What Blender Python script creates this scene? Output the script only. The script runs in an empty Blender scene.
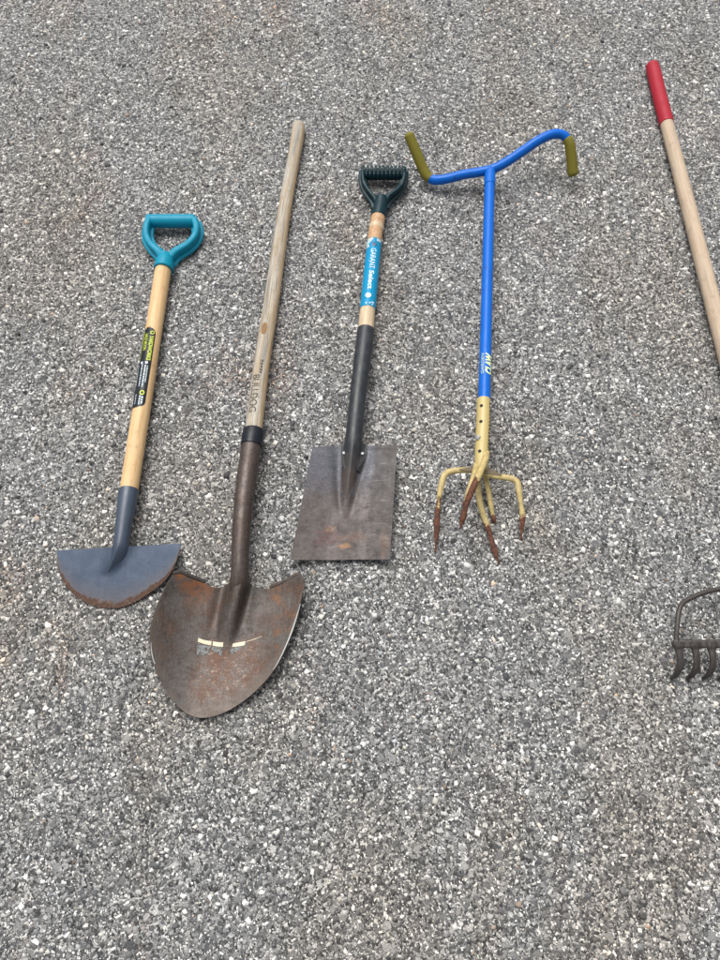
import bpy, bmesh, math, random
import numpy as np
from mathutils import Vector

rng = np.random.default_rng(7)
random.seed(7)
SC = bpy.context.scene
COL = SC.collection
R = math.radians

# ------------------------------------------------------------------ camera
CAM_H, PITCH, FPX = 1.37, R(67.0), 725.0          # height, tilt below horizon, focal length in 720x960 px
cd = bpy.data.cameras.new('camera')
cd.sensor_fit = 'VERTICAL'
cd.sensor_height = 24.0
cd.lens = FPX / 960.0 * 24.0
cd.clip_start, cd.clip_end = 0.01, 200
cam = bpy.data.objects.new('camera', cd)
cam.location = (0, 0, CAM_H)
cam.rotation_euler = (R(90) - PITCH, 0, 0)
COL.objects.link(cam)
SC.camera = cam

FW = np.array([0, math.cos(PITCH), -math.sin(PITCH)])
UP = np.array([0, math.sin(PITCH), math.cos(PITCH)])
RT = np.array([1.0, 0, 0])


def at(u, v, z):
    """survey point of the photo -> real point at height z"""
    d = FW + RT * ((u - 360.0) / FPX) + UP * ((480.0 - v) / FPX)
    k = (z - CAM_H) / d[2]
    return np.array([0, 0, CAM_H]) + d * k


def mpp(p):
    """metres per survey pixel at a point"""
    return float(np.dot(p - np.array([0, 0, CAM_H]), FW)) / FPX


# ------------------------------------------------------------------ material DSL
class G:
    def __init__(s, name):
        s.m = bpy.data.materials.new(name)
        s.m.use_nodes = True
        s.t = s.m.node_tree
        s.t.nodes.clear()
        s.out = s.t.nodes.new('ShaderNodeOutputMaterial')
        s.b = s.t.nodes.new('ShaderNodeBsdfPrincipled')
        s.t.links.new(s.b.outputs[0], s.out.inputs[0])
        s.tc = s.t.nodes.new('ShaderNodeTexCoord')
        s.obj = s.tc.outputs['Object']
        s.uv = s.tc.outputs['UV']

    def set(s, sock, val):
        if val is None:
            return
        if isinstance(val, bpy.types.NodeSocket):
            s.t.links.new(val, sock)
        elif isinstance(val, (tuple, list)):
            if sock.type == 'RGBA' and len(val) == 3:
                val = (*val, 1)
            sock.default_value = val
        else:
            sock.default_value = val

    def P(s, **kw):
        for k, v in kw.items():
            s.set(s.b.inputs[k.replace('_', ' ')], v)
        return s

    def node(s, ty, props=None, **ins):
        n = s.t.nodes.new(ty)
        for k, v in (props or {}).items():
            setattr(n, k, v)
        for k, v in ins.items():
            s.set(n.inputs[k.replace('_', ' ')], v)
        return n

    def noise(s, vec, scale, detail=4, rough=0.6, dist=0.0):
        n = s.node('ShaderNodeTexNoise', Vector=vec, Scale=scale, Detail=detail, Roughness=rough, Distortion=dist)
        return n.outputs['Fac']

    def noisec(s, vec, scale, detail=2):
        n = s.node('ShaderNodeTexNoise', Vector=vec, Scale=scale, Detail=detail)
        return n.outputs['Color']

    def voro(s, vec, scale, feature='F1', rnd=1.0):
        return s.node('ShaderNodeTexVoronoi', {'feature': feature}, Vector=vec, Scale=scale, Randomness=rnd)

    def map(s, vec, scale=(1, 1, 1), loc=(0, 0, 0), rot=(0, 0, 0)):
        return s.node('ShaderNodeMapping', Vector=vec, Scale=scale, Location=loc, Rotation=rot).outputs[0]

    def ramp(s, fac, stops, interp='LINEAR'):
        n = s.node('ShaderNodeValToRGB', Fac=fac)
        cr = n.color_ramp
        cr.interpolation = interp
        while len(cr.elements) < len(stops):
            cr.elements.new(0.5)
        for e, (p, c) in zip(cr.elements, stops):
            e.position = p
            if not isinstance(c, (tuple, list)):
                c = (c, c, c)
            e.color = (*c, 1)
        return n.outputs[0]

    def math(s, op, a, b=None, clamp=False):
        n = s.t.nodes.new('ShaderNodeMath')
        n.operation = op
        n.use_clamp = clamp
        s.set(n.inputs[0], a)
        if b is not None:
            s.set(n.inputs[1], b)
        return n.outputs[0]

    def step(s, x, a, b):
        n = s.t.nodes.new('ShaderNodeMapRange')
        n.interpolation_type = 'SMOOTHSTEP'
        s.set(n.inputs[0], x)
        n.inputs[1].default_value = a
        n.inputs[2].default_value = b
        return n.outputs[0]

    def mix(s, fac, a, b, blend='MIX'):
        n = s.t.nodes.new('ShaderNodeMix')
        n.data_type = 'RGBA'
        n.blend_type = blend
        s.set(n.inputs[0], fac)
        s.set(n.inputs[6], a)
        s.set(n.inputs[7], b)
        return n.outputs[2]

    def sep(s, c):
        n = s.t.nodes.new('ShaderNodeSeparateColor')
        s.set(n.inputs[0], c)
        return n.outputs

    def xyz(s, v):
        n = s.t.nodes.new('ShaderNodeSeparateXYZ')
        s.set(n.inputs[0], v)
        return n.outputs

    def vadd(s, a, b, k):
        n1 = s.t.nodes.new('ShaderNodeVectorMath')
        n1.operation = 'MULTIPLY_ADD'
        s.set(n1.inputs[0], b)
        n1.inputs[1].default_value = (k, k, k)
        s.set(n1.inputs[2], a)
        return n1.outputs[0]

    def bump(s, h, strength=0.4, dist=0.001, normal=None):
        n = s.node('ShaderNodeBump', Strength=strength, Distance=dist, Height=h)
        if normal is not None:
            s.set(n.inputs['Normal'], normal)
        s.set(s.b.inputs['Normal'], n.outputs[0])
        return n.outputs[0]


def mat_asphalt():
    g = G('asphalt')
    o = g.obj
    warp = g.vadd(o, g.noisec(o, 260, 2), 0.0035)
    warp2 = g.vadd(o, g.noisec(o, 120, 2), 0.006)
    an = g.map(warp, (1.0, 0.72, 1.0), rot=(0, 0, 0.6))

    # fine stones
    va = g.voro(an, 340)
    ea = g.voro(an, 340, 'DISTANCE_TO_EDGE').outputs['Distance']
    ra = g.sep(va.outputs['Color'])
    cola = g.ramp(ra[0], [(0, (.035, .036, .037)), (.2, (.11, .11, .111)), (.5, (.23, .229, .226)), (.75, (.385, .382, .373)), (.92, (.60, .594, .575)), (1, (.84, .832, .81))])
    cola = g.mix(g.step(ea, .02, .10), (.03, .0295, .029), cola)
    # medium stones
    bn = g.map(warp2, (0.8, 1.1, 1.0), rot=(0, 0, -0.5))
    vb = g.voro(bn, 170)
    eb = g.voro(bn, 170, 'DISTANCE_TO_EDGE').outputs['Distance']
    rb = g.sep(vb.outputs['Color'])
    colb = g.ramp(rb[0], [(0, (.055, .057, .061)), (.3, (.155, .157, .16)), (.6, (.275, .275, .272)), (.85, (.43, .426, .416)), (1, (.8, .795, .77))])
    tint = g.ramp(rb[2], [(0, (1, 1, 1)), (.8, (1, 1, 1)), (.87, (1.0, .94, .84)), (.95, (.86, .93, 1.0)), (1, (1.0, .9, .82))])
    colb = g.mix(1.0, colb, tint, 'MULTIPLY')
    speck = g.noise(o, 900, 2)
    colb = g.mix(g.math('MULTIPLY', g.step(speck, .45, .7), .35), colb, (.08, .08, .08))
    mb = g.math('MULTIPLY', g.step(rb[1], .50, .52), g.step(eb, .06, .13))
    col = g.mix(mb, cola, colb)
    # large stones
    vc = g.voro(warp2, 78)
    ec = g.voro(warp2, 78, 'DISTANCE_TO_EDGE').outputs['Distance']
    rc = g.sep(vc.outputs['Color'])
    colc = g.ramp(rc[0], [(0, (.085, .088, .094)), (.5, (.2, .202, .203)), (.85, (.33, .328, .32)), (1, (.6, .59, .57))])
    colc = g.mix(g.math('MULTIPLY', g.step(speck, .45, .7), .4), colc, (.09, .09, .09))
    mc = g.math('MULTIPLY', g.step(rc[1], .88, .89), g.step(ec, .10, .17))
    col = g.mix(mc, col, colc)
    # grit
    grit = g.noise(o, 1400, 2, .7)
    col = g.mix(.75, col, g.ramp(grit, [(.3, .4), (.5, 1.0), (.72, 1.8)]), 'MULTIPLY')
    # worn and dirty areas
    big = g.noise(g.map(o, (1.0, .45, 1)), 3.2, 5, .6)
    col = g.mix(g.step(big, .44, .64), col, g.mix(1.0, col, (.99, .95, .89), 'MULTIPLY'))
    left = g.step(g.xyz(o)[0], .30, -.30)
    big2 = g.noise(g.map(o, loc=(4.1, 2.7, 0)), 5.5, 5, .65)
    col = g.mix(g.math('MULTIPLY', g.step(big2, .46, .7), .6), col, g.mix(1.0, col, (.76, .75, .735), 'MULTIPLY'))
    # rust-tinted specks in patches
    ru = g.math('MULTIPLY', g.step(g.noise(g.map(o, (1, .6, 1), loc=(9, 1, 0)), 3.8, 5, .7), .53, .70), g.step(g.noise(o, 150, 2), .47, .60))
    col = g.mix(g.math('MULTIPLY', ru, g.math('ADD', .22, g.math('MULTIPLY', left, .42))), col, g.mix(1.0, col, (1.22, .76, .50), 'MULTIPLY'))
    h = g.math('ADD', g.math('MULTIPLY', g.step(ea, 0, .25), .5), g.math('MULTIPLY', mb, .6))
    h = g.math('ADD', h, g.math('MULTIPLY', mc, .8))
    h = g.math('ADD', h, g.math('MULTIPLY', ra[1], .5))
    h = g.math('ADD', h, g.math('MULTIPLY', grit, .5))
    g.bump(h, .75, .0022)
    g.P(Base_Color=col, Roughness=.88)
    g.b.inputs['Specular IOR Level'].default_value = .25
    return g.m


def mat_chips():
    g = G('stone_chips')
    o = g.obj
    isl = g.t.nodes.new('ShaderNodeNewGeometry').outputs['Random Per Island']
    r2 = g.math('FRACT', g.math('MULTIPLY', isl, 37.77))
    c = g.ramp(isl, [(0, (.04, .041, .043)), (.15, (.105, .106, .109)), (.40, (.23, .23, .23)), (.64, (.385, .382, .374)), (.82, (.58, .574, .557)), (.945, (.85, .842, .822)), (1, (.88, .875, .86))])
    t = g.ramp(r2, [(0, (1, 1, 1)), (.7, (1, 1, 1)), (.80, (1.0, .95, .87)), (.88, (.88, .94, 1.0)), (.95, (1, 1, .92)), (.985, (1.0, .9, .8)), (1, (1, .72, .52))])
    c = g.mix(1.0, c, t, 'MULTIPLY')
    sp = g.noise(o, 800, 3, .7)
    c = g.mix(.5, c, g.ramp(sp, [(.32, .5), (.5, 1.0), (.7, 1.25)]), 'MULTIPLY')
    big = g.noise(g.map(o, (1.0, .45, 1)), 3.2, 5, .6)
    c = g.mix(g.step(big, .44, .64), c, g.mix(1.0, c, (.99, .95, .89), 'MULTIPLY'))
    ru = g.math('MULTIPLY', g.step(g.noise(g.map(o, (1, .6, 1), loc=(9, 1, 0)), 3.8, 5, .7), .53, .70), g.step(g.noise(o, 110, 2), .47, .60))
    c = g.mix(g.math('MULTIPLY', ru, g.math('ADD', .22, g.math('MULTIPLY', g.step(g.xyz(o)[0], .30, -.30), .42))), c, g.mix(1.0, c, (1.26, .76, .48), 'MULTIPLY'))
    g.bump(sp, .35, .0006)
    g.P(Base_Color=c, Roughness=.8)
    g.b.inputs['Specular IOR Level'].default_value = .3
    return g.m


def mat_wood(name, light, dark, streak, grey=None, weather=0.0, spots=None, grain=.8, warm=None):
    """grain runs along UV v (metres), u is round the shaft"""
    g = G(name)
    v = g.map(g.uv, (1.0, 1.0, 1.0))
    gr = g.noise(g.map(v, (3, 1.6, 1)), 6, 6, .62, .5)
    fine = g.noise(g.map(v, (11, 2.2, 1)), 5, 4, .7)
    c = g.mix(g.step(gr, .3, .72), dark, light)
    c = g.mix(g.math('MULTIPLY', g.step(fine, .44, .68), .75), c, streak)
    if grey:
        wz = g.noise(g.map(v, (5, 3.0, 1), (3, 7, 0)), 3, 5, .65)
        c = g.mix(g.math('MULTIPLY', g.step(wz, .38, .62), weather), c, grey)
        dk = g.noise(g.map(v, (14, 1.6, 1), (1, 2, 0)), 4, 4, .65)
        c = g.mix(g.math('MULTIPLY', g.step(dk, .47, .60), grain), c, tuple(x * .33 for x in grey))
    if warm:                                       # one side of the shaft less bleached than the rest
        us = g.math('ADD', g.xyz(g.uv)[0], g.math('MULTIPLY', g.math('SUBTRACT', fine, .5), .10))
        c = g.mix(g.math('MULTIPLY', g.step(us, .56, .66), .7), c, g.mix(g.step(fine, .42, .66), warm, tuple(x * .5 for x in warm)))
    dirt = g.noise(g.obj, 55, 5, .7)
    c = g.mix(g.math('MULTIPLY', g.step(dirt, .52, .74), .42), c, tuple(x * .45 for x in dark))
    if spots:
        for (v0, u0, dv, du, cc) in spots:
            s3 = g.xyz(g.uv)
            nz = g.math('MULTIPLY', g.math('SUBTRACT', g.noise(g.obj, 160, 3), .5), .9)
            d = g.math('ADD', g.math('POWER', g.math('DIVIDE', g.math('SUBTRACT', s3[1], v0), dv), 2.0), g.math('POWER', g.math('DIVIDE', g.math('SUBTRACT', s3[0], u0), du), 2.0))
            d = g.math('ADD', d, nz)
            c = g.mix(g.math('SUBTRACT', 1.0, g.step(d, .7, 1.1)), c, g.mix(g.step(fine, .4, .6), cc, tuple(x * .55 for x in cc)))
    g.bump(g.math('ADD', fine, g.math('MULTIPLY', gr, .6)), .55 if grey else .18, .0007)
    g.P(Base_Color=c, Roughness=.72 if grey else .5)
    g.b.inputs['Specular IOR Level'].default_value = .3
    return g.m


def mat_plastic(name, col, rough=.42, dirt=.35, worn=None, spec=.22):
    g = G(name)
    n1 = g.noise(g.obj, 45, 5, .65)
    n2 = g.noise(g.obj, 700, 3, .6)
    c = g.mix(g.math('MULTIPLY', g.step(n1, .5, .78), dirt), col, tuple(.6 * x + .015 for x in col))
    if worn:
        c = g.mix(g.math('MULTIPLY', g.step(g.noise(g.map(g.obj, loc=(2, 5, 1)), 90, 4, .7), .58, .7), .7), c, worn)
    g.bump(n2, .12, .0005)
    g.b.inputs['Specular IOR Level'].default_value = spec
    g.P(Base_Color=c, Roughness=g.ramp(n1, [(.3, rough - .08), (.7, rough + .16)]))
    return g.m


def mat_paint_steel(name, col, rough=.38, rust=0.2, rustcol=(.12, .045, .022)):
    g = G(name)
    n1 = g.noise(g.obj, 38, 6, .68)
    n2 = g.noise(g.obj, 260, 4, .7)
    c = g.mix(g.math('MULTIPLY', g.step(n1, .42, .75), .4), col, tuple(.75 * x + .03 for x in col))
    m = g.math('MULTIPLY', g.step(g.math('ADD', g.math('MULTIPLY', n1, .5), g.math('MULTIPLY', n2, .5)), .62 - .12 * rust, .68), min(1, rust * 2.0))
    c = g.mix(m, c, rustcol)
    g.bump(n2, .12, .0006)
    g.P(Base_Color=c, Roughness=g.ramp(n1, [(.3, rough - .06), (.7, rough + .14)]), Metallic=.0)
    return g.m


def mat_edger_blade():
    g = G('edger_blade_steel')
    u = g.xyz(g.uv)
    n1 = g.noise(g.obj, 26, 6, .68)
    n2 = g.noise(g.obj, 240, 4, .75)
    scr = g.noise(g.map(g.obj, (300, 28, 1), rot=(0, 0, .15)), 1.0, 4, .7)
    base = g.mix(g.step(n1, .35, .7), (.042, .061, .096), (.064, .087, .126))
    base = g.mix(g.math('MULTIPLY', g.step(scr, .5, .75), .4), base, (.105, .125, .155))
    base = g.mix(g.math('MULTIPLY', g.step(n2, .6, .72), .35), base, (.12, .115, .105))
    # drips of rust creeping up from the cutting edge
    e = g.math('ADD', u[1], g.math('MULTIPLY', g.math('SUBTRACT', n1, .5), .24))
    e = g.math('ADD', e, g.math('MULTIPLY', g.math('SUBTRACT', g.noise(g.map(g.obj, (160, 22, 1)), 1.0, 3), .5), .12))
    rust = g.mix(g.step(n2, .35, .68), (.040, .022, .016), (.105, .047, .024))
    rust = g.mix(g.math('MULTIPLY', g.step(g.noise(g.obj, 90, 3), .55, .7), .5), rust, (.19, .15, .12))
    m = g.step(e, .85, .92)
    halo = g.math('MULTIPLY', g.step(e, .50, .9), .35)
    c = g.mix(halo, base, (.13, .10, .085))
    c = g.mix(m, c, rust)
    g.bump(g.math('ADD', n2, g.math('MULTIPLY', m, .6)), .3, .0007)
    g.P(Base_Color=c, Roughness=g.mix(m, (.40, .40, .40), (.8, .8, .8)), Metallic=g.math('SUBTRACT', .35, g.math('MULTIPLY', m, .3)))
    return g.m


def mat_rusty(name, metal, brown, orange, amt=.5, orange_amt=.35, metallic=.45, rough=.55, streak_rot=.3, bright_tip=False):
    g = G(name)
    n1 = g.noise(g.obj, 15, 7, .7)
    n2 = g.noise(g.map(g.obj, loc=(1.3, .2, .5)), 46, 6, .72)
    n3 = g.noise(g.obj, 420, 4, .75)
    scr = g.noise(g.map(g.obj, (420, 26, 60), rot=(0, 0, streak_rot)), 1.0, 4, .7)
    c = g.mix(g.step(n1, .5 - amt * .35, .5 + .28 - amt * .2), metal, brown)
    c = g.mix(g.math('MULTIPLY', g.step(n2, .46, .72), .7), c, tuple(x * .55 for x in brown))
    ff = g.math('ADD', g.math('MULTIPLY', n1, .55), g.math('MULTIPLY', n2, .45))
    om = g.math('MULTIPLY', g.step(ff, .60 - orange_amt * .16, .70), g.step(n3, .34, .62))
    c = g.mix(g.math('MULTIPLY', om, .8), c, orange)
    c = g.mix(g.math('MULTIPLY', g.step(scr, .54, .70), .4), c, tuple(x * 1.9 + .02 for x in metal))
    c = g.mix(.75, c, g.ramp(g.math('ADD', g.math('MULTIPLY', n3, .5), g.math('MULTIPLY', g.noise(g.obj, 170, 5, .75), .5)), [(.36, .35), (.5, 1), (.66, 1.75)]), 'MULTIPLY')
    if bright_tip:
        # scale and pale scratches round the sticker remains and below, grey polish towards the rim
        u = g.xyz(g.uv)
        fl = g.noise(g.map(g.obj, (1, 1.4, 1), rot=(0, 0, .5)), 135, 5, .75, 1.2)
        zone = g.math('MULTIPLY', g.step(u[1], .40, .55), g.math('SUBTRACT', 1.0, g.step(u[1], .82, .98)))
        zone = g.math('MULTIPLY', zone, g.math('MULTIPLY', g.step(u[0], .42, .52), g.math('SUBTRACT', 1.0, g.step(u[0], .72, .84))))
        c = g.mix(g.math('MULTIPLY', g.math('MULTIPLY', zone, g.step(fl, .53, .62)), .55), c, (.34, .24, .18))
        c = g.mix(g.math('MULTIPLY', g.math('MULTIPLY', zone, g.step(n2, .38, .6)), .5), c, (.15, .068, .04))
        sh = g.math('MULTIPLY', g.math('SUBTRACT', 1.0, g.step(u[1], .05, .45)), g.math('SUBTRACT', 1.0, g.step(u[0], .2, .38)))
        c = g.mix(g.math('MULTIPLY', g.math('MULTIPLY', sh, g.step(n2, .36, .54)), .9), c, (.19, .072, .028))
        rm = g.math('MULTIPLY', g.math('MULTIPLY', g.step(u[0], .82, .88), g.math('SUBTRACT', 1.0, g.step(u[0], .92, .96))), g.step(n2, .48, .6))
        c = g.mix(g.math('MULTIPLY', rm, .7), c, (.19, .085, .035))
        tip = g.math('MULTIPLY', g.step(u[1], .78, 1.0), g.step(n1, .35, .6))
        c = g.mix(g.math('MULTIPLY', tip, .5), c, (.15, .125, .105))
        n3 = g.math('ADD', n3, g.math('MULTIPLY', g.math('MULTIPLY', zone, fl), .9))
    g.bump(g.math('ADD', n3, n2), .35, .0008)
    g.P(Base_Color=c, Roughness=g.ramp(n2, [(.3, rough - .1), (.7, rough + .2)]), Metallic=g.math('MULTIPLY', g.math('SUBTRACT', 1.0, om), metallic))
    return g.m


def mat_spade_socket():
    g = G('black_socket_worn_to_brown')
    u = g.xyz(g.uv)
    n1 = g.noise(g.obj, 60, 5, .7)
    n3 = g.noise(g.obj, 380, 4, .75)
    blk = g.mix(g.step(n1, .4, .75), (.016, .019, .023), (.034, .038, .043))
    brn = g.mix(g.step(n1, .35, .7), (.075, .058, .05), (.045, .032, .027))
    m = g.step(g.math('ADD', u[1], g.math('MULTIPLY', g.math('SUBTRACT', n1, .5), .5)), .62, .92)
    c = g.mix(m, blk, brn)
    c = g.mix(g.math('MULTIPLY', g.step(n3, .60, .70), .5), c, (.13, .12, .115))
    g.bump(g.math('ADD', n1, n3), .3, .0008)
    g.b.inputs['Specular IOR Level'].default_value = .4
    g.P(Base_Color=c, Roughness=g.ramp(n1, [(.3, .30), (.7, .55)]))
    return g.m


def mat_spade_blade():
    g = G('brown_grey_spade_steel')
    u = g.xyz(g.uv)
    n1 = g.noise(g.obj, 14, 6, .68)
    n2 = g.noise(g.map(g.obj, loc=(.3, .8, .1)), 48, 6, .72)
    n3 = g.noise(g.obj, 400, 4, .75)
    scr = g.noise(g.map(g.obj, (30, 420, 60), rot=(0, 0, .5)), 1.0, 4, .7)
    c = g.mix(g.step(n1, .38, .66), (.088, .072, .066), (.058, .046, .043))
    c = g.mix(g.math('MULTIPLY', g.step(n2, .45, .7), .6), c, (.045, .032, .028))
    # bluish mill scale left by the socket, browner towards the cutting edge
    bl = g.math('MULTIPLY', g.math('SUBTRACT', 1.0, g.step(g.math('ADD', u[1], g.math('MULTIPLY', n2, .4)), .35, .78)), g.math('SUBTRACT', 1.0, g.step(u[0], .8, 1.0)))
    c = g.mix(g.math('MULTIPLY', bl, .8), c, g.mix(g.step(n3, .35, .65), (.048, .054, .072), (.082, .086, .104)))
    dark_refl = g.step(g.math('ADD', u[0], g.math('MULTIPLY', g.math('SUBTRACT', n2, .5), .10)), .715, .775)  # dark reflection painted into the steel colour on the blade's right side
    c = g.mix(g.math('MULTIPLY', dark_refl, .8), c, (.034, .028, .026))
    for (cu, cv, ru, rv, cc, k) in ((.33, .80, .13, .07, (.085, .040, .036), .8), (.53, .875, .07, .028, (.24, .12, .05), .85), (.36, .73, .05, .03, (.20, .11, .06), .6), (.62, .80, .16, .04, (.12, .07, .05), .6), (.93, .85, .05, .12, (.11, .065, .04), .6)):
        d = g.math('ADD', g.math('POWER', g.math('ABSOLUTE', g.math('DIVIDE', g.math('SUBTRACT', u[0], cu), ru)), 2.0), g.math('POWER', g.math('ABSOLUTE', g.math('DIVIDE', g.math('SUBTRACT', u[1], cv), rv)), 2.0))
        d = g.math('ADD', d, g.math('MULTIPLY', g.math('SUBTRACT', g.noise(g.map(g.obj, (1, 1.6, 1), rot=(0, 0, .6)), 60, 5, .72, .8), .5), 8.0))
        c = g.mix(g.math('MULTIPLY', g.math('SUBTRACT', 1.0, g.step(d, .1, 1.5)), k * .8), c, cc)
    c = g.mix(g.math('MULTIPLY', g.step(scr, .56, .70), .45), c, (.18, .155, .14))
    c = g.mix(.7, c, g.ramp(g.math('ADD', g.math('MULTIPLY', n3, .5), g.math('MULTIPLY', g.noise(g.obj, 170, 5, .75), .5)), [(.36, .45), (.5, 1), (.66, 1.6)]), 'MULTIPLY')
    g.bump(g.math('ADD', n3, n2), .3, .0008)
    g.P(Base_Color=c, Roughness=g.ramp(n2, [(.3, .40), (.7, .66)]), Metallic=.3)
    return g.m


def mat_tine(thr):
    g = G('yellow_tine_with_rusty_tip')
    u = g.xyz(g.uv)
    n2 = g.noise(g.obj, 190, 4, .72)
    n1 = g.noise(g.obj, 70, 4, .7)
    ye = g.mix(g.step(n1, .4, .75), (.46, .36, .15), (.33, .25, .105))
    ye = g.mix(g.math('MULTIPLY', g.step(n2, .54, .66), .7), ye, (.15, .10, .055))
    ru = g.mix(g.step(n2, .35, .7), (.042, .017, .011), (.17, .055, .024))
    ru = g.mix(g.math('MULTIPLY', g.step(g.noise(g.obj, 300, 3), .6, .72), .5), ru, (.28, .2, .15))
    e = g.math('ADD', u[1], g.math('MULTIPLY', g.math('SUBTRACT', n1, .5), .42))
    m = g.step(e, thr, thr + .05)
    g.bump(g.math('ADD', n2, g.math('MULTIPLY', n1, m)), .7, .0014)
    g.P(Base_Color=g.mix(m, ye, ru), Roughness=g.mix(m, (.5, .5, .5), (.82, .82, .82)))
    return g.m


def mat_sticker(name, col, flake=None, amt=.5, rough=.35, sc=120):
    g = G(name)
    n1 = g.noise(g.obj, sc, 5, .72)
    n2 = g.noise(g.obj, 40, 4, .6)
    c = g.mix(g.math('MULTIPLY', g.step(n2, .45, .75), .3), col, tuple(x * .6 + .02 for x in col))
    if flake:
        c = g.mix(g.step(n1, .66 - .12 * amt, .72 - .12 * amt), c, flake)
    g.b.inputs['Specular IOR Level'].default_value = .2
    g.P(Base_Color=c, Roughness=rough)
    return g.m


def mat_flat(name, col, rough=.5, metal=0.0, wear=.25):
    g = G(name)
    n = g.noise(g.obj, 300, 4, .7)
    g.P(Base_Color=g.mix(g.math('MULTIPLY', g.step(n, .5, .72), wear), col, tuple(x * .45 for x in col)), Roughness=rough, Metallic=metal)
    return g.m


# ------------------------------------------------------------------ mesh helpers
def tag(o, label=None, cat=None, group=None, kind=None):
    for k, v in (('label', label), ('category', cat), ('group', group), ('kind', kind)):
        if v:
            o[k] = v
    return o


def thing(name, label, cat, loc):
    o = bpy.data.objects.new(name, None)
    o.empty_display_size = .05
    o.location = loc
    COL.objects.link(o)
    o['_loc'] = list(map(float, loc))
    return tag(o, label, cat)


def root_loc(o):
    l = np.zeros(3)
    while o is not None:
        l += np.array(o.location)
        o = o.parent
    return l


class MB:
    """collects pieces (world coordinates) into one mesh"""
    def __init__(s):
        s.v, s.f, s.uv, s.n = [], [], [], 0

    def add(s, verts, faces, uvs):
        verts = np.asarray(verts, float)
        s.v.append(verts)
        for f, uv in zip(faces, uvs):
            s.f.append([i + s.n for i in f])
            s.uv.extend(uv)
        s.n += len(verts)
        return s

    def build(s, name, mat, parent, smooth=True, label=None):
        me = bpy.data.meshes.new(name)
        base = root_loc(parent) if parent is not None else np.zeros(3)
        v = np.concatenate(s.v) - base
        me.from_pydata(v.tolist(), [], s.f)
        uvl = me.uv_layers.new(name='UVMap')
        uvl.data.foreach_set('uv', np.asarray(s.uv, 'f').ravel())
        me.materials.append(mat)
        me.polygons.foreach_set('use_smooth', [smooth] * len(me.polygons))
        me.update()
        if smooth:
            me.set_sharp_from_angle(angle=R(42))
        o = bpy.data.objects.new(name, me)
        COL.objects.link(o)
        if parent is not None:
            o.parent = parent
        if label:
            o['label'] = label
        return o


def catmull(keys, n):
    k = np.asarray(keys, float)
    if len(k) == 2:
        t = np.linspace(0, 1, n)[:, None]
        return k[0] * (1 - t) + k[1] * t
    pad = np.vstack([2 * k[0] - k[1], k, 2 * k[-1] - k[-2]])
    out = []
    m = len(k) - 1
    for x in np.linspace(0, m, n):
        i = min(int(x), m - 1)
        t = x - i
        p0, p1, p2, p3 = pad[i], pad[i + 1], pad[i + 2], pad[i + 3]
        out.append(.5 * (2 * p1 + (p2 - p0) * t + (2 * p0 - 5 * p1 + 4 * p2 - p3) * t * t + (3 * p1 - p0 - 3 * p2 + p3) * t ** 3))
    return np.array(out)


class Axis:
    """centre line from survey keys (u, v, height, width in px); side = across, top = up"""
    def __init__(s, keys, n=40, drop=0.0, world=None):
        if world is None:
            w = []
            for (u, v, z, wd) in keys:
                p = at(u, v, z)
                r = wd * .5 * mpp(p)
                p = p - np.array([0, 0, drop])
                w.append((*p, r))
        else:
            w = world
        a = catmull(w, n)
        s.p, s.r = a[:, :3], a[:, 3]
        d = np.gradient(s.p, axis=0)
        s.t = d / np.linalg.norm(d, axis=1)[:, None]
        s.len = np.concatenate([[0], np.cumsum(np.linalg.norm(np.diff(s.p, axis=0), axis=1))])
        S = np.cross([0, 0, 1.0], s.t[0])
        if np.linalg.norm(S) < .2:
            S = np.array([1.0, 0, 0])
        side = []
        for i in range(n):
            S = S - s.t[i] * np.dot(S, s.t[i])
            S = S / np.linalg.norm(S)
            side.append(S)
        s.side = np.array(side)
        s.top = np.cross(s.t, s.side)

    def at(s, l):
        f = lambda a: np.array([np.interp(l, s.len, a[:, k]) for k in range(3)])
        return f(s.p), f(s.side), f(s.top), float(np.interp(l, s.len, s.r))

    def surf(s, l, th, off=0.0):
        p, S, T, r = s.at(l)
        return p + (r + off) * (math.sin(th) * S + math.cos(th) * T)


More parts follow.
